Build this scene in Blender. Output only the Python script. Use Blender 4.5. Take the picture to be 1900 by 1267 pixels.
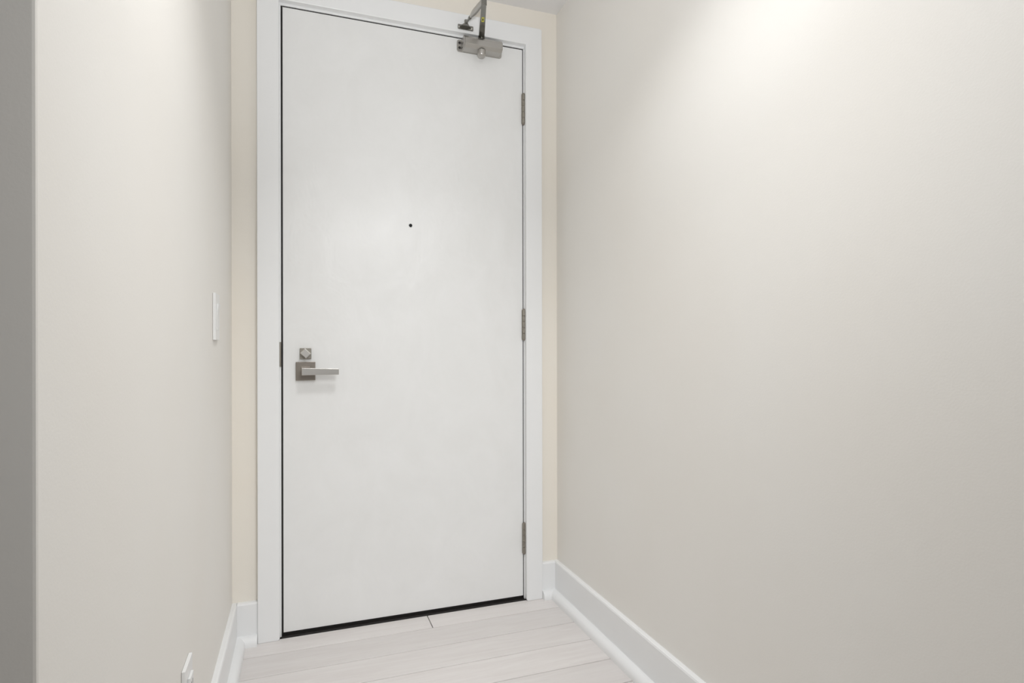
import bpy, bmesh, math, random
from mathutils import Vector, Matrix, Euler

for o in list(bpy.data.objects):
    bpy.data.objects.remove(o, do_unlink=True)
S = bpy.context.scene
C = S.collection
R = math.radians

# ---------------------------------------------------------------- camera
# X right along the door wall, Y towards the door wall, Z up; metres
cam_d = bpy.data.cameras.new('camera'); cam = bpy.data.objects.new('camera', cam_d); C.objects.link(cam)
cam_d.sensor_width = 36.0; cam_d.lens = 1091.0 / 1900.0 * 36.0
cam_d.shift_y = 8.5 / 1900.0
cam_d.clip_start = 0.02
cam.matrix_world = Matrix.Translation((0, 0, 0.98)) @ Matrix.Rotation(R(-19.77), 4, 'Z') @ Matrix.Rotation(R(90), 4, 'X') @ Matrix.Rotation(R(-0.1), 4, 'Z')
S.camera = cam

# ---------------------------------------------------------------- world, lights, exposure
w = bpy.data.worlds.new('world'); S.world = w; w.use_nodes = True
w.node_tree.nodes['Background'].inputs[0].default_value = (0.75, 0.82, 0.9, 1)
w.node_tree.nodes['Background'].inputs[1].default_value = 0.3
S.view_settings.view_transform = 'Standard'
S.view_settings.look = 'None'
S.view_settings.gamma = 1.0
S.view_settings.use_curve_mapping = False
S.view_settings.exposure = 0.19

def area(name, loc, rot, size, power, col, shape='DISK', size_y=None):
    l = bpy.data.lights.new(name, 'AREA'); l.shape = shape; l.size = size
    if size_y: l.size_y = size_y
    l.energy = power; l.color = col
    o = bpy.data.objects.new(name, l); C.objects.link(o); o.location = loc; o.rotation_euler = rot
    return o
def spot(name, loc, target, cone, blend, radius, power, col):
    l = bpy.data.lights.new(name, 'SPOT'); l.energy = power; l.color = col
    l.spot_size = R(cone); l.spot_blend = blend; l.shadow_soft_size = radius
    o = bpy.data.objects.new(name, l); C.objects.link(o); o.location = loc
    o.rotation_euler = (Vector(target) - Vector(loc)).to_track_quat('-Z', 'Y').to_euler()
    return o
# the entry's recessed ceiling lamp, above the passage and just out of frame
lamp = area('entry_ceiling_lamp', (0.36, 0.88, 2.262), (0, 0, 0), 0.28, 5.9, (0.98, 0.99, 1.0))
lamp.data.spread = R(122)
# added fill spots near the camera: one onto the ceiling, one onto the door
spot('fill_on_ceiling', (0.1, 0.1, 1.3), (0.30, 1.2, 2.29), 92, 0.95, 0.05, 50, (0.965, 0.982, 1.0))
spot('fill_at_door', (0.55, -0.6, 2.0), (0.42, 2.13, 0.55), 56, 1.0, 0.45, 92, (0.97, 0.985, 1.0))
# daylight from the window of the living room behind the camera
area('living_room_daylight', (-0.9, -3.9, 1.35), (R(90), 0, 0), 1.9, 7.0, (0.95, 0.98, 1.0), 'RECTANGLE', 1.5)

# ---------------------------------------------------------------- materials
def mat(name, col, rough=0.5, metal=0.0, bump=None, spec=0.5, build=None):
    m = bpy.data.materials.new(name); m.use_nodes = True
    nt = m.node_tree; b = nt.nodes['Principled BSDF']
    b.inputs['Base Color'].default_value = (*col, 1)
    b.inputs['Roughness'].default_value = rough
    b.inputs['Metallic'].default_value = metal
    b.inputs['Specular IOR Level'].default_value = spec
    if build: build(nt, b)
    return m

def noise(nt, scale, detail=3.0, vec_scale=(1, 1, 1), distortion=0.0, rough=0.5):
    tc = nt.nodes.new('ShaderNodeTexCoord'); mp = nt.nodes.new('ShaderNodeMapping')
    mp.inputs['Scale'].default_value = vec_scale
    n = nt.nodes.new('ShaderNodeTexNoise')
    n.inputs['Scale'].default_value = scale; n.inputs['Detail'].default_value = detail
    n.inputs['Distortion'].default_value = distortion; n.inputs['Roughness'].default_value = rough
    nt.links.new(tc.outputs['Object'], mp.inputs['Vector']); nt.links.new(mp.outputs['Vector'], n.inputs['Vector'])
    return n

def add_bump(nt, b, sources):
    prev = None
    for src, strength, dist in sources:
        bp = nt.nodes.new('ShaderNodeBump')
        bp.inputs['Strength'].default_value = strength; bp.inputs['Distance'].default_value = dist
        nt.links.new(src, bp.inputs['Height'])
        if prev: nt.links.new(prev, bp.inputs['Normal'])
        prev = bp.outputs['Normal']
    nt.links.new(prev, b.inputs['Normal'])

def tint(nt, b, fac, c1, c2, lo=0.35, hi=0.65):
    r = nt.nodes.new('ShaderNodeValToRGB')
    r.color_ramp.elements[0].position = lo; r.color_ramp.elements[0].color = (*c1, 1)
    r.color_ramp.elements[1].position = hi; r.color_ramp.elements[1].color = (*c2, 1)
    nt.links.new(fac, r.inputs['Fac']); nt.links.new(r.outputs['Color'], b.inputs['Base Color'])

def wall_nodes(nt, b):
    big = noise(nt, 2.2, 2)
    tint(nt, b, big.outputs['Fac'], (0.870, 0.842, 0.794), (0.880, 0.858, 0.816))
    fine = noise(nt, 260, 3); med = noise(nt, 14, 3, (1, 1, 0.6), 0.6)
    add_bump(nt, b, [(fine.outputs['Fac'], 0.12, 0.0012), (med.outputs['Fac'], 0.05, 0.004)])
WALL = mat('wall_paint', (0.78, 0.75, 0.69), 0.55, build=wall_nodes)
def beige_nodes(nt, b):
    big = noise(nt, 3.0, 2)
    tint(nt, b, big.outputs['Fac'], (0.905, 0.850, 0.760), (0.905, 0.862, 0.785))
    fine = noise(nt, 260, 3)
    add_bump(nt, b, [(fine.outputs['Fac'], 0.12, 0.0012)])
BEIGE = mat('beige_wall_tone', (0.90, 0.85, 0.75), 0.55, build=beige_nodes)  # door wall tone, more saturated than the other walls

def ceil_nodes(nt, b):
    fine = noise(nt, 180, 3)
    add_bump(nt, b, [(fine.outputs['Fac'], 0.2, 0.0015)])
CEIL = mat('ceiling_paint', (0.85, 0.84, 0.835), 0.7, build=ceil_nodes)

def trim_nodes(nt, b):
    n = noise(nt, 30, 3)
    add_bump(nt, b, [(n.outputs['Fac'], 0.06, 0.002)])
TRIM = mat('trim_paint', (0.90, 0.905, 0.905), 0.33, build=trim_nodes)

def door_nodes(nt, b):
    a = noise(nt, 7, 3, (1.4, 1, 1.0), 0.5, 0.5)
    f = noise(nt, 160, 3)
    c = noise(nt, 5, 4, (1.3, 1, 1), 0.8, 0.6)
    tint(nt, b, c.outputs['Fac'], (0.850, 0.850, 0.838), (0.882, 0.882, 0.874), 0.3, 0.7)  # cloudy tones painted in for the mottled sheen of the door
    add_bump(nt, b, [(a.outputs['Fac'], 0.40, 0.008), (f.outputs['Fac'], 0.06, 0.001)])
    mr = nt.nodes.new('ShaderNodeMapRange'); mr.inputs['To Min'].default_value = 0.28; mr.inputs['To Max'].default_value = 0.42
    nt.links.new(a.outputs['Fac'], mr.inputs['Value']); nt.links.new(mr.outputs['Result'], b.inputs['Roughness'])
DOOR = mat('door_paint', (0.87, 0.87, 0.86), 0.35, build=door_nodes)

def plank_nodes(nt, b):
    oi = nt.nodes.new('ShaderNodeObjectInfo')
    tc = nt.nodes.new('ShaderNodeTexCoord'); mp = nt.nodes.new('ShaderNodeMapping')
    mp.inputs['Scale'].default_value = (1.3, 14, 1)
    add = nt.nodes.new('ShaderNodeVectorMath'); add.operation = 'ADD'
    mul = nt.nodes.new('ShaderNodeMath'); mul.operation = 'MULTIPLY'; mul.inputs[1].default_value = 37.0
    nt.links.new(oi.outputs['Random'], mul.inputs[0]); nt.links.new(tc.outputs['Object'], mp.inputs['Vector'])
    nt.links.new(mp.outputs['Vector'], add.inputs[0]); nt.links.new(mul.outputs['Value'], add.inputs[1])
    n = nt.nodes.new('ShaderNodeTexNoise'); n.inputs['Scale'].default_value = 3.0; n.inputs['Detail'].default_value = 6
    n.inputs['Distortion'].default_value = 0.9; n.inputs['Roughness'].default_value = 0.6
    nt.links.new(add.outputs['Vector'], n.inputs['Vector'])
    r = nt.nodes.new('ShaderNodeValToRGB')
    r.color_ramp.elements[0].position = 0.28; r.color_ramp.elements[0].color = (0.725, 0.685, 0.668, 1)
    r.color_ramp.elements[1].position = 0.70; r.color_ramp.elements[1].color = (0.795, 0.765, 0.747, 1)
    nt.links.new(n.outputs['Fac'], r.inputs['Fac'])
    hs = nt.nodes.new('ShaderNodeHueSaturation')
    mr = nt.nodes.new('ShaderNodeMapRange'); mr.inputs['To Min'].default_value = 0.95; mr.inputs['To Max'].default_value = 1.05
    nt.links.new(oi.outputs['Random'], mr.inputs['Value']); nt.links.new(mr.outputs['Result'], hs.inputs['Value'])
    nt.links.new(r.outputs['Color'], hs.inputs['Color']); nt.links.new(hs.outputs['Color'], b.inputs['Base Color'])
    add_bump(nt, b, [(n.outputs['Fac'], 0.1, 0.001)])
PLANK = mat('whitewashed_oak', (0.66, 0.62, 0.60), 0.45, build=plank_nodes)

def brushed(nt, b):
    n = noise(nt, 90, 3, (1, 1, 14))
    add_bump(nt, b, [(n.outputs['Fac'], 0.08, 0.0004)])
NICKEL = mat('satin_nickel', (0.30, 0.268, 0.235), 0.34, 1.0, build=brushed)
NICKEL_LIGHT = mat('bright_satin_nickel', (0.60, 0.58, 0.55), 0.30, 1.0, build=brushed)
NICKEL_DARK = mat('dull_nickel', (0.31, 0.29, 0.255), 0.36, 1.0, build=brushed)
ALU = mat('silver_painted_metal', (0.48, 0.465, 0.44), 0.30, 0.8, build=brushed)
STEEL = mat('plated_steel', (0.27, 0.265, 0.245), 0.2, 1.0)
BLACK = mat('black_rubber', (0.012, 0.010, 0.009), 0.55)
DARK = mat('dark_recess', (0.03, 0.028, 0.026), 0.6)
GLASS_DARK = mat('peephole_lens', (0.006, 0.006, 0.006), 0.5, spec=0.2)
PLASTIC = mat('white_plastic', (0.84, 0.84, 0.83), 0.28)
YELLOW = mat('yellow_label', (0.55, 0.52, 0.08), 0.5)
SUB = mat('subfloor', (0.10, 0.09, 0.085), 0.9)

# ---------------------------------------------------------------- mesh helpers
def obj(name, bm, m, parent=None, smooth=False, kind=None, label=None, category=None):
    me = bpy.data.meshes.new(name); bm.normal_update(); bm.to_mesh(me); bm.free()
    if smooth:
        for p in me.polygons: p.use_smooth = True
        try: me.set_sharp_from_angle(angle=R(35))
        except Exception: pass
    me.materials.append(m)
    o = bpy.data.objects.new(name, me); C.objects.link(o)
    if parent:
        o.parent = parent
        # geometry is written in world metres; parents sit at their own origin
        org = world_origin(parent)
        me.transform(Matrix.Translation(-org))
    if kind: o['kind'] = kind
    if label: o['label'] = label
    if category: o['category'] = category
    return o
def world_origin(o):
    v = Vector(o.location)
    while o.parent:
        o = o.parent; v += Vector(o.location)
    return v
def root(name, loc, label=None, category=None, kind=None):
    o = bpy.data.objects.new(name, None); C.objects.link(o); o.location = loc; o.empty_display_size = 0.05
    if label: o['label'] = label
    if category: o['category'] = category
    if kind: o['kind'] = kind
    return o
def box(bm, x0, x1, y0, y1, z0, z1, bev=0.0, seg=2, mtx=None):
    t = bmesh.new(); bmesh.ops.create_cube(t, size=1)
    for v in t.verts:
        v.co = Vector((x0 + (v.co.x + .5) * (x1 - x0), y0 + (v.co.y + .5) * (y1 - y0), z0 + (v.co.z + .5) * (z1 - z0)))
    if bev: bmesh.ops.bevel(t, geom=list(t.edges), offset=bev, segments=seg, profile=0.5, affect='EDGES')
    merge(bm, t, mtx); return bm
def merge(bm, t, mtx=None):
    if mtx is not None: bmesh.ops.transform(t, matrix=mtx, verts=t.verts)
    me = bpy.data.meshes.new('tmp'); t.to_mesh(me); t.free(); bm.from_mesh(me); bpy.data.meshes.remove(me)
def B(*a, **k):
    return box(bmesh.new(), *a, **k)
def lathe(bm, p0, p1, prof, seg=24):
    """profile of (t along p0->p1 in metres, radius)"""
    p0 = Vector(p0); p1 = Vector(p1); d = (p1 - p0).normalized()
    q = d.to_track_quat('Z', 'Y'); rings = []
    for (t, r) in prof:
        if r <= 1e-6: rings.append([bm.verts.new(p0 + d * t)])
        else: rings.append([bm.verts.new(p0 + q @ Vector((r * math.cos(a), r * math.sin(a), t))) for a in [2 * math.pi * i / seg for i in range(seg)]])
    for a, b in zip(rings, rings[1:]):
        for i in range(seg):
            j = (i + 1) % seg
            if len(a) == 1 and len(b) == 1: continue
            if len(a) == 1: bm.faces.new((a[0], b[j], b[i]))
            elif len(b) == 1: bm.faces.new((a[i], a[j], b[0]))
            else: bm.faces.new((a[i], a[j], b[j], b[i]))
    if len(rings[0]) > 1: bm.faces.new(rings[0][::-1])
    if len(rings[-1]) > 1: bm.faces.new(rings[-1])
    bmesh.ops.recalc_face_normals(bm, faces=bm.faces)
    return bm
def cyl(bm, p0, p1, r, seg=20):
    L = (Vector(p1) - Vector(p0)).length
    return lathe(bm, p0, p1, [(0, r), (L, r)], seg)
def extrude_profile(bm, pts, axis, a, b, bev=0.0):
    """pts: closed 2-D outline; axis 'X': (y,z), 'Y': (x,z), 'Z': (x,y)"""
    def P(p, t):
        if axis == 'X': return Vector((t, p[0], p[1]))
        if axis == 'Y': return Vector((p[0], t, p[1]))
        return Vector((p[0], p[1], t))
    t = bmesh.new()
    A = [t.verts.new(P(p, a)) for p in pts]; Bv = [t.verts.new(P(p, b)) for p in pts]
    n = len(pts)
    for i in range(n): t.faces.new((A[i], A[(i + 1) % n], Bv[(i + 1) % n], Bv[i]))
    t.faces.new(A[::-1]); t.faces.new(Bv)
    bmesh.ops.recalc_face_normals(t, faces=t.faces)
    if bev: bmesh.ops.bevel(t, geom=list(t.edges), offset=bev, segments=2, profile=0.5, affect='EDGES')
    merge(bm, t); return bm
def dup(o, loc):
    c = o.copy(); C.objects.link(c); c.location = loc; c.parent = o.parent
    for ch in list(o.children):
        k = ch.copy(); C.objects.link(k); k.parent = c
    return c

# ---------------------------------------------------------------- dimensions
YW = 2.13          # face of the door wall (and of the door leaf)
XL, XR = -0.213, 0.954
ZC = 2.29
YE = 0.612         # free end of the left wall
DL, DR, DT, DB = -0.056, 0.810, 2.127, 0.014      # door leaf
CF = YW - 0.024    # front of the casing

# ---------------------------------------------------------------- room shell
bm = B(-2.6, XR + .12, -4.1, 2.42, -0.09, -0.012)
floor = obj('floor', bm, SUB, kind='structure', label='pale whitewashed wooden plank floor of the entry passage', category='floor')
random.seed(4)
JOINTS = {0: [0.432]}
row = 0; y1 = YW - 0.011
pl = None
GAP = 0.0014
while y1 > -4.05:
    y0 = 2.021 - 0.130 * row
    xs = [-2.55]
    if row == 0: xs += [-1.37, 0.432, XR + .1]
    elif row < 12:
        j = [-0.42, -1.0, -0.62, -0.85, -0.35, -1.2][row % 6]
        xs += [j, XR + .1]
    else:
        j = -2.4 + random.random() * 1.6; xs += [j, min(j + 1.8, XR + .08), XR + .1]
    for a, b in zip(xs, xs[1:]):
        if b - a < 0.03: continue
        yy1 = y1 if row == 0 else y1
        t = bmesh.new()
        box(t, a + GAP, b - GAP, y0 + GAP, yy1 - GAP, -0.012, 0.0)
        for v in t.verts: pass
        top = [e for e in t.edges if all(abs(v.co.z) < 1e-6 for v in e.verts)]
        bmesh.ops.bevel(t, geom=top, offset=0.0009, segments=1, affect='EDGES')
        obj('plank', t, PLANK, floor)
    y1 = y0; row += 1

obj('ceiling', B(-2.6, XR + .12, -4.1, 2.42, ZC, ZC + 0.1), CEIL, kind='structure', label='white painted ceiling above the entry door', category='ceiling')
obj('wall_right', B(XR, XR + 0.12, -4.1, YW + .001, 0, ZC), WALL, kind='structure', label='long cream wall on the right of the entry door', category='wall')
# left wall: passage side and the end facing back into the home, one L-shaped solid with a tight corner bead
t = bmesh.new()
extrude_profile(t, [(-2.5, YE), (XL - .003, YE), (XL - .0009, YE + .0009), (XL, YE + .003), (XL, YW), (XL - .12, YW), (XL - .12, YE + .12), (-2.5, YE + .12)], 'Z', 0, ZC)
obj('wall_left', t, WALL, kind='structure', label='cream wall on the left carrying the light switch, ending in a dim corner', category='wall')
# door wall with its opening
OL, OR, OT = DL - 0.006 - 0.03, DR + 0.004 + 0.03, DT + 0.004 + 0.03
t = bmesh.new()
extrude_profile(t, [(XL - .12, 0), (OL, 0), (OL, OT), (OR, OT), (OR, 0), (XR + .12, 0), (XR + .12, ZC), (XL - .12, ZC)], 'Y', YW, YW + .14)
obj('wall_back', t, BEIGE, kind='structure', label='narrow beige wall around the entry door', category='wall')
# rest of the home behind the camera
obj('wall_side_room', B(-2.62, -2.5, -4.1, YE + .12, 0, ZC), WALL, kind='structure')
t = bmesh.new()
extrude_profile(t, [(-2.5, 0), (XR, 0), (XR, ZC), (-2.5, ZC)], 'Y', -4.12, -4.0)
obj('wall_front', t, WALL, kind='structure')
wf = root('window_1', (-0.9, -4.0, 0.6), kind='structure')
t = bmesh.new()
for a in ((-1.9, -1.85, .6, 2.1), (.05, .1, .6, 2.1), (-1.9, .1, .55, .6), (-1.9, .1, 2.1, 2.15), (-.925, -.875, .6, 2.1)):
    box(t, a[0], a[1], -3.999, -3.95, a[2], a[3], 0.003)
obj('window_frame', t, TRIM, wf)
# corridor side of the door stays shut off and dark
obj('wall_corridor', B(XL - .12, XR + .12, YW + .2, YW + .25, 0, ZC), DARK, kind='structure')

# ---------------------------------------------------------------- baseboards with shoe moulding
BH, BT, SH = 0.136, 0.016, 0.026
def base_prof(s, wall):      # s: +1 grows towards +axis
    return [(wall, 0), (wall + s * BT, 0), (wall + s * BT, BH - .006), (wall + s * (BT - .002), BH - .0015), (wall + s * (BT - .005), BH), (wall, BH)]
def shoe_prof(s, wall):
    p = [(wall + s * BT, 0.0), (wall + s * (BT + SH), 0.0)]
    for i in range(0, 7):
        a = R(90 * i / 6); p.append((wall + s * (BT + (SH) * math.cos(a) ** .8 if math.cos(a) > 1e-6 else BT), 0.006 + 0.024 * math.sin(a)))
    return p
def board_X(name, x0, x1, label):     # along the door wall
    t = bmesh.new(); extrude_profile(t, base_prof(-1, YW), 'X', x0, x1)
    o = obj(name, t, TRIM, kind='structure', label=label, category='baseboard')
    return o
def board_Y(name, wall, s, y0, y1, label):
    t = bmesh.new()
    extrude_profile(t, [(p[0], p[1]) for p in base_prof(s, wall)], 'Y', y0, y1)
    return obj(name, t, TRIM, kind='structure', label=label, category='baseboard')
def shoe(o, axis, s, wall, a, b):
    t = bmesh.new(); extrude_profile(t, shoe_prof(s, wall), axis, a, b)
    obj('shoe_molding', t, TRIM, o, smooth=True)
CLX, CRX = -0.135, 0.882              # outer edges of the casing
o = board_Y('baseboard_left', XL, 1, YE + .001, YW, 'white baseboard with rounded shoe molding along the left wall')
shoe(o, 'Y', 1, XL, YE + .001, YW)
o = board_Y('baseboard_right', XR, -1, -3.99, YW, 'white baseboard with rounded shoe molding along the right wall')
shoe(o, 'Y', -1, XR, -3.99, YW)
o = board_X('baseboard_back_left', XL + BT, CLX - .0006, 'short white baseboard between left wall and door casing')
shoe(o, 'X', -1, YW, XL + BT, CLX - .0006)
o = board_X('baseboard_back_right', CRX + .0006, XR - BT, 'short white baseboard between door casing and right wall')
shoe(o, 'X', -1, YW, CRX + .0006, XR - BT)

# ---------------------------------------------------------------- door frame
CW = 0.068
CZ0, CZ1 = 2.139, 2.208
fr = root('trim_1', (CLX, YW, 0), 'white painted casing and jamb framing the entry door', 'door frame', 'structure')
t = bmesh.new()
CIR = CRX - CW + .002
extrude_profile(t, [(CLX, 0.0), (CLX + CW - .004, 0.0), (CLX + CW, .006), (CLX + CW, CZ0), (CIR, CZ0), (CIR, .006), (CIR + .004, 0.0), (CRX, 0.0), (CRX, CZ1 - .006), (CRX - .002, CZ1 - .002), (CRX - .006, CZ1), (CLX, CZ1)], 'Y', CF, YW - .0002, 0.002)
obj('casing', t, TRIM, fr)
JL, JR, JT = DL - 0.006, DR + 0.0035, DT + 0.0045
def jamb(*a): return obj('jamb', B(*a, bev=0.001), TRIM, fr)
jamb(OL + .0005, JL, YW - .0015, YW + .139, 0, JT)
jamb(JR, OR - .0005, YW - .0015, YW + .139, 0, JT)
jamb(OL + .0005, OR - .0005, YW - .0015, YW + .139, JT, OT - .0005)
# rubber seal on the stop behind the leaf
def seal(*a): return obj('seal', B(*a), BLACK, fr)
seal(JL, DL + .02, YW + .046, YW + .066, 0, JT)
seal(DR - .02, JR, YW + .046, YW + .066, 0, JT)
seal(DL + .02, DR - .02, YW + .046, YW + .066, DT - .02, JT)
# black gasket brought forward to darken the gap around the leaf
seal(JL + .0002, DL - .0004, YW + .004, YW + .040, .0, JT)
seal(DR + .0012, JR - .0012, YW + .0035, YW + .040, .0, JT)
seal(DL, DR, YW + .0035, YW + .040, DT + .0004, JT - .0002)
# strike plate and lip; a black patch paints the dark of its hole
sp = obj('strike_plate', B(JL - .0005, JL + .0012, YW - .001, YW + .032, .907, 1.0, bev=.0005), NICKEL_DARK, fr)
t = bmesh.new()
extrude_profile(t, [(JL + .0012, YW + .004), (JL + .0012, YW - .002), (JL - .001, YW - .0055), (JL - .0065, YW - .0065), (JL - .0065, YW - .0045), (JL - .0025, YW - .0035), (JL - .0004, YW - .001), (JL - .0004, YW + .004)], 'Z', .912, .995)
obj('strike_lip', t, NICKEL_DARK, sp, smooth=True)
obj('strike_hole', B(JL + .0011, JL + .0017, YW + .0005, YW + .030, .912, .994), BLACK, sp)
# threshold plate under the leaf
th = root('trim_2', (0.377, YW, 0), 'black threshold strip in the gap under the entry door', 'threshold', 'structure')
obj('threshold_plate', B(JL + .0005, JR - .0005, YW - .0108, YW + .11, -0.0115, 0.004, bev=.001), BLACK, th)
obj('sweep_strip', B(DL + .001, DR - .001, YW + .006, YW + .040, 0.0040, 0.0140), BLACK, th)

# ---------------------------------------------------------------- door
dr = root('door_1', (DL, YW, 0), 'tall flat white entry door with peephole and square lever handle', 'door', 'structure')
obj('door_leaf', B(DL, DR, YW, YW + .044, DB, DT, bev=0.0012), DOOR, dr)
# peephole
px, pz = 0.3755, 1.4175
t = bmesh.new(); lathe(t, (px, YW + .001, pz), (px, YW - 1, pz), [(0, .0080), (.0014, .0080), (.0022, .0070), (.0022, .0061), (.0016, .0060)], 28)
ph = obj('peephole', t, TRIM, dr, smooth=True)
t = bmesh.new(); lathe(t, (px, YW - .0010, pz), (px, YW - 1, pz), [(0, .0061), (.0014, .0060), (.0017, .003), (.0018, 0)], 24)
obj('peephole_lens', t, GLASS_DARK, ph, smooth=True)
# lever set
lz, lx = .896, .0158
t = B(lx - .0315, lx + .0315, YW - .009, YW - .0002, lz - .0315, lz + .0315, bev=.0012)
lv = obj('lever_handle', t, NICKEL, dr, label='satin nickel lever on a square rose')
t = bmesh.new(); box(t, lx - .0145, lx + .0145, YW - .013, YW - .009, lz - .0145, lz + .0145, .0008)
box(t, lx - .009, lx + .010, YW - .047, YW - .012, lz - .010, lz + .010, .0012)
obj('lever_neck', t, NICKEL, lv)
t = bmesh.new()
extrude_profile(t, [(lx - .0125, lz - .0118), (lx + .106, lz - .0118), (lx + .106, lz + .0085), (lx - .0125, lz + .0122)], 'Y', YW - .058, YW - .046, .001)
obj('lever_bar', t, NICKEL_LIGHT, lv)
# thumb turn
tz, tx = .956, .0158
t = B(tx - .0185, tx + .0185, YW - .008, YW - .0002, tz - .0185, tz + .0185, bev=.001)
tt = obj('thumb_turn', t, NICKEL_DARK, dr, label='small square deadbolt plate above the lever')
def rot_at(x, z, deg): return Matrix.Translation((x, 0, z)) @ Matrix.Rotation(R(deg), 4, 'Y') @ Matrix.Translation((-x, 0, -z))
t = bmesh.new()
box(t, tx - .0135, tx + .0135, YW - .018, YW - .008, tz - .0115, tz + .0115, .001, mtx=rot_at(tx, tz, 44))
box(t, tx - .0130, tx + .0130, YW - .028, YW - .0165, tz - .0115, tz + .0115, .0022, mtx=rot_at(tx, tz, 44))
obj('turn_knob', t, NICKEL_LIGHT, tt)
# hinges
hx, hy, hr = 0.8125, YW - .0045, .0078
def hinge(z):
    t = B(DR - .0003, DR + .0010, YW + .0005, YW + .034, z - .057, z + .057)
    box(t, JR - .0010, JR + .0003, YW + .0005, YW + .034, z - .057, z + .057)
    h = obj('hinge', t, NICKEL_DARK, dr)
    n = 5; L = .114 / n
    for i in range(n):
        a = z - .057 + i * L
        k = bmesh.new(); lathe(k, (hx, hy, a + .0005), (hx, hy, a + 9), [(0, hr - .0010), (.0008, hr), (L - .0020, hr), (L - .0012, hr - .0010)], 20)
        obj('knuckle', k, NICKEL_DARK, h, smooth=True)
    k = bmesh.new(); cyl(k, (hx, hy, z - .0575), (hx, hy, z + .0575), hr - .0012, 16)
    lathe(k, (hx, hy, z + .0565), (hx, hy, z + 9), [(0, .0062), (.0025, .0062), (.0045, .0045), (.0052, 0)], 16)
    lathe(k, (hx, hy, z - .0565), (hx, hy, z - 9), [(0, .0062), (.0025, .0062), (.0045, .0045), (.0052, 0)], 16)
    obj('hinge_pin', k, NICKEL, h, smooth=True)
for z in (1.896, 1.063, 0.2366): hinge(z)

# ---------------------------------------------------------------- door closer
dc = root('door_closer', (.635, YW, 2.078), 'silver grey hydraulic door closer with folded arm at the top of the white door', 'door closer')
ZB = 2.078
# body: faceted extrusion
prof = [(YW - .0035, ZB), (YW - .040, ZB), (YW - .054, ZB + .010), (YW - .054, ZB + .030), (YW - .044, ZB + .042), (YW - .0035, ZB + .042)]
t = bmesh.new(); extrude_profile(t, prof, 'X', .568, .710, .0012)
cb = obj('closer_body', t, ALU, dc)
# mounting plate with ears and screw holes
def rrect(x0, x1, z0, z1, r, n=5):
    p = []
    for cx, cz, a0 in ((x1 - r, z1 - r, 0), (x0 + r, z1 - r, 90), (x0 + r, z0 + r, 180), (x1 - r, z0 + r, 270)):
        for i in range(n + 1):
            a = R(a0 + 90 * i / n); p.append((cx + r * math.cos(a), cz + r * math.sin(a)))
    return p
t = bmesh.new(); extrude_profile(t, rrect(.549, .7235, ZB - .001, ZB + .043, .009), 'Y', YW - .0045, YW - .0003)
mp = obj('mounting_plate', t, ALU, dc)
for (sx, sz) in ((.5585, ZB + .031), (.5585, ZB + .013), (.7190, ZB + .009)):
    k = bmesh.new(); rr = .0048 if sx < .6 else .003
    lathe(k, (sx, YW - .0042, sz), (sx, YW - 1, sz), [(0, rr), (.0012, rr), (.0022, rr * .6), (.0022, rr * .35), (.0010, rr * .3)], 16)
    obj('screw', k, DARK if sx < .6 else NICKEL_LIGHT, mp, smooth=True)
# end caps of the cylinder
for ex0, ex1 in ((.5645, .5683), (.7097, .713)):
    t = bmesh.new()
    extrude_profile(t, [(YW - .005, ZB + .001), (YW - .038, ZB + .001), (YW - .051, ZB + .011), (YW - .051, ZB + .032), (YW - .042, ZB + .043), (YW - .005, ZB + .043)], 'X', ex0, ex1, .0008)
    obj('end_cap', t, ALU, cb)
# pinion cap under the body
PX, PY = .635, YW - .034
t = bmesh.new(); lathe(t, (PX, PY, ZB + .0005), (PX, PY, 0), [(0, .0155), (.012, .0158), (.017, .0150), (.021, .0125), (.0245, .008), (.026, .004), (.0263, 0)], 28)
obj('pinion_cap', t, ALU, dc, smooth=True)
t = bmesh.new(); lathe(t, (PX, PY, ZB + .0415), (PX, PY, 9), [(0, .010), (.0135, .010), (.015, .008)], 20)
obj('pinion', t, STEEL, dc, smooth=True)
# main arm: flat bar out to the elbow
EX, EY, EZ = .584, 1.898, 2.1385
A = Vector((PX, PY, 2.1255)); E = Vector((EX, EY, EZ - .002))
def bar(bm, a, b, w0, w1, th, bev=.001):
    a = Vector(a); b = Vector(b); d = (b - a); L = d.length; d.normalize()
    side = d.cross(Vector((0, 0, 1))).normalized(); up = side.cross(d).normalized()
    t = bmesh.new(); vs = []
    for (s, w) in ((0, w0), (L, w1)):
        for (sx, sz) in ((-1, -1), (1, -1), (1, 1), (-1, 1)):
            vs.append(t.verts.new(a + d * s + side * sx * w / 2 + up * sz * th / 2))
    for f in ((0, 3, 2, 1), (4, 5, 6, 7), (0, 1, 5, 4), (1, 2, 6, 5), (2, 3, 7, 6), (3, 0, 4, 7)): t.faces.new([vs[i] for i in f])
    bmesh.ops.recalc_face_normals(t, faces=t.faces)
    bmesh.ops.bevel(t, geom=list(t.edges), offset=bev, segments=1, affect='EDGES')
    merge(bm, t)
d = (E - A).normalized()
t = bmesh.new(); bar(t, A - d * .012, E + d * .006, .0215, .0165, .0055)
cyl(t, A + Vector((0, 0, -.003)), A + Vector((0, 0, .006)), .013, 20)
ma = obj('main_arm', t, STEEL, dc, label='flat steel bar with a small yellow label')
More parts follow.
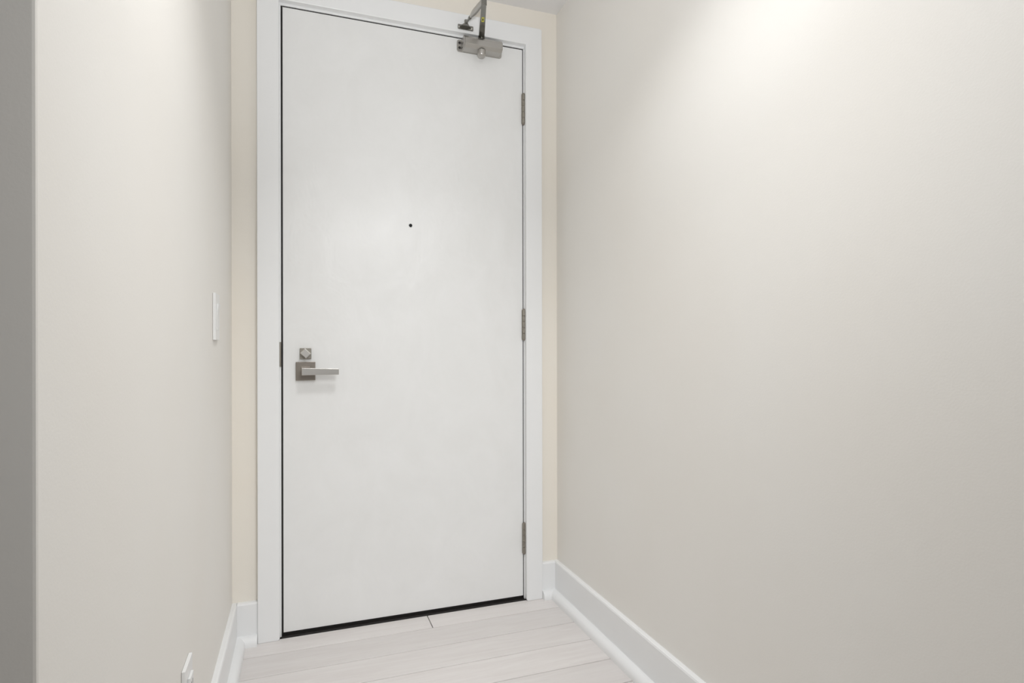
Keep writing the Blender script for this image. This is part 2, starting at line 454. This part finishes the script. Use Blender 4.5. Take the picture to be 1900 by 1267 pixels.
# label on the underside of the bar
sd = d.cross(Vector((0, 0, 1))).normalized(); up = sd.cross(d).normalized()
def on_bar(m, s0, s1, w, off, name, par):
    t = bmesh.new(); vs = []
    for dz in (0.0, .0002):
        for (s, ww) in ((s0, -w), (s1, -w), (s1, w), (s0, w)):
            vs.append(t.verts.new(A + d * s + sd * ww / 2 - up * (.00275 + off + dz)))
    for f in ((0, 1, 2, 3), (4, 7, 6, 5), (0, 4, 5, 1), (1, 5, 6, 2), (2, 6, 7, 3), (3, 7, 4, 0)): t.faces.new([vs[i] for i in f])
    bmesh.ops.recalc_face_normals(t, faces=t.faces)
    return obj(name, t, m, par)
on_bar(YELLOW, .104, .132, .0095, 0, 'sticker', ma)
on_bar(DARK, .112, .124, .0035, .0002, 'sticker_mark', ma)
# elbow joint
t = bmesh.new(); lathe(t, (EX, EY, EZ - .010), (EX, EY, 9), [(0, .007), (.002, .0095), (.018, .0095), (.022, .0085), (.024, .005)], 22)
obj('elbow_joint', t, STEEL, dc, smooth=True)
# forearm: thick shaped link near the elbow and a threaded rod to the bracket
SHP = Vector((.5725, CF - .022, 2.1655))
F0 = Vector((EX - .001, EY + .002, EZ + .0075)); fd = (SHP - F0).normalized(); FL = (SHP - F0).length
t = bmesh.new()
lathe(t, F0, SHP, [(0, .0065), (.010, .0085), (.03, .0092), (.07, .0100), (.095, .0100), (.118, .0072), (.128, .0052), (.131, .0052)], 18)
fa = obj('forearm', t, ALU, dc, smooth=True, label='tapered grey link beside the flat arm')
t = bmesh.new()
lathe(t, F0 + fd * .128, SHP, [(0, .0042), (.010, .0042), (.0105, .0064), (.018, .0064), (.0185, .0040), (FL - .128, .0040)], 16)
obj('threaded_rod', t, STEEL, fa, smooth=True)
# frame bracket on the casing
t = bmesh.new()
extrude_profile(t, rrect(.5465, .6055, 2.1490, 2.1665, .003), 'Y', CF - .0035, CF - .0002, .0006)
fb = obj('frame_bracket', t, STEEL, dc)
t = bmesh.new()
extrude_profile(t, [(.550, CF - .003), (.600, CF - .003), (.585, CF - .017), (.578, CF - .029), (.567, CF - .029), (.560, CF - .017)], 'Z', 2.157, 2.161, .0006)
cyl(t, (.5725, CF - .022, 2.1585), (.5725, CF - .022, 2.174), .0068, 18)
obj('bracket_ear', t, STEEL, fb)
for sx in (.5515, .5985):
    k = bmesh.new(); lathe(k, (sx, CF - .003, 2.1575), (sx, 0, 2.1575), [(0, .0034), (.0014, .0034), (.0022, .0022)], 14)
    obj('screw', k, NICKEL_LIGHT, fb, smooth=True)

# ---------------------------------------------------------------- light switch and outlet on the left wall
def wall_plate(name, y0, y1, z0, z1, label, cat):
    r = root(name, (XL, (y0 + y1) / 2, z0), label, cat)
    obj('cover_plate', B(XL + .0003, XL + .0072, y0, y1, z0, z1, bev=.0014), PLASTIC, r)
    return r
sw = wall_plate('light_switch', 1.682, 1.760, .997, 1.119, 'white rocker light switch on the left wall beside the door', 'light switch')
t = bmesh.new()
yc = 1.721
extrude_profile(t, [(XL + .0062, 1.024), (XL + .0085, 1.024), (XL + .0078, 1.056), (XL + .0118, 1.092), (XL + .0062, 1.092)], 'Y', yc - .0165, yc + .0165, .0006)
obj('rocker', t, PLASTIC, sw)
ot = wall_plate('wall_outlet', 1.254, 1.331, .249, .366, 'white electrical outlet low on the left wall cut off by the frame', 'outlet')
yc = 1.2925; zc = .3075
t = B(XL + .0072, XL + .0125, yc - .0170, yc + .0170, zc - .0335, zc + .0335, bev=.0012)
rc = obj('receptacle', t, PLASTIC, ot)
for z in (zc + .017, zc - .017):
    k = bmesh.new()
    box(k, XL + .0124, XL + .0128, yc - .0075, yc - .0058, z - .004, z + .005)
    box(k, XL + .0124, XL + .0128, yc + .0058, yc + .0075, z - .004, z + .005)
    cyl(k, (XL + .0124, yc, z - .009), (XL + .0128, yc, z - .009), .0024, 12)
    obj('socket_slots', k, DARK, rc)
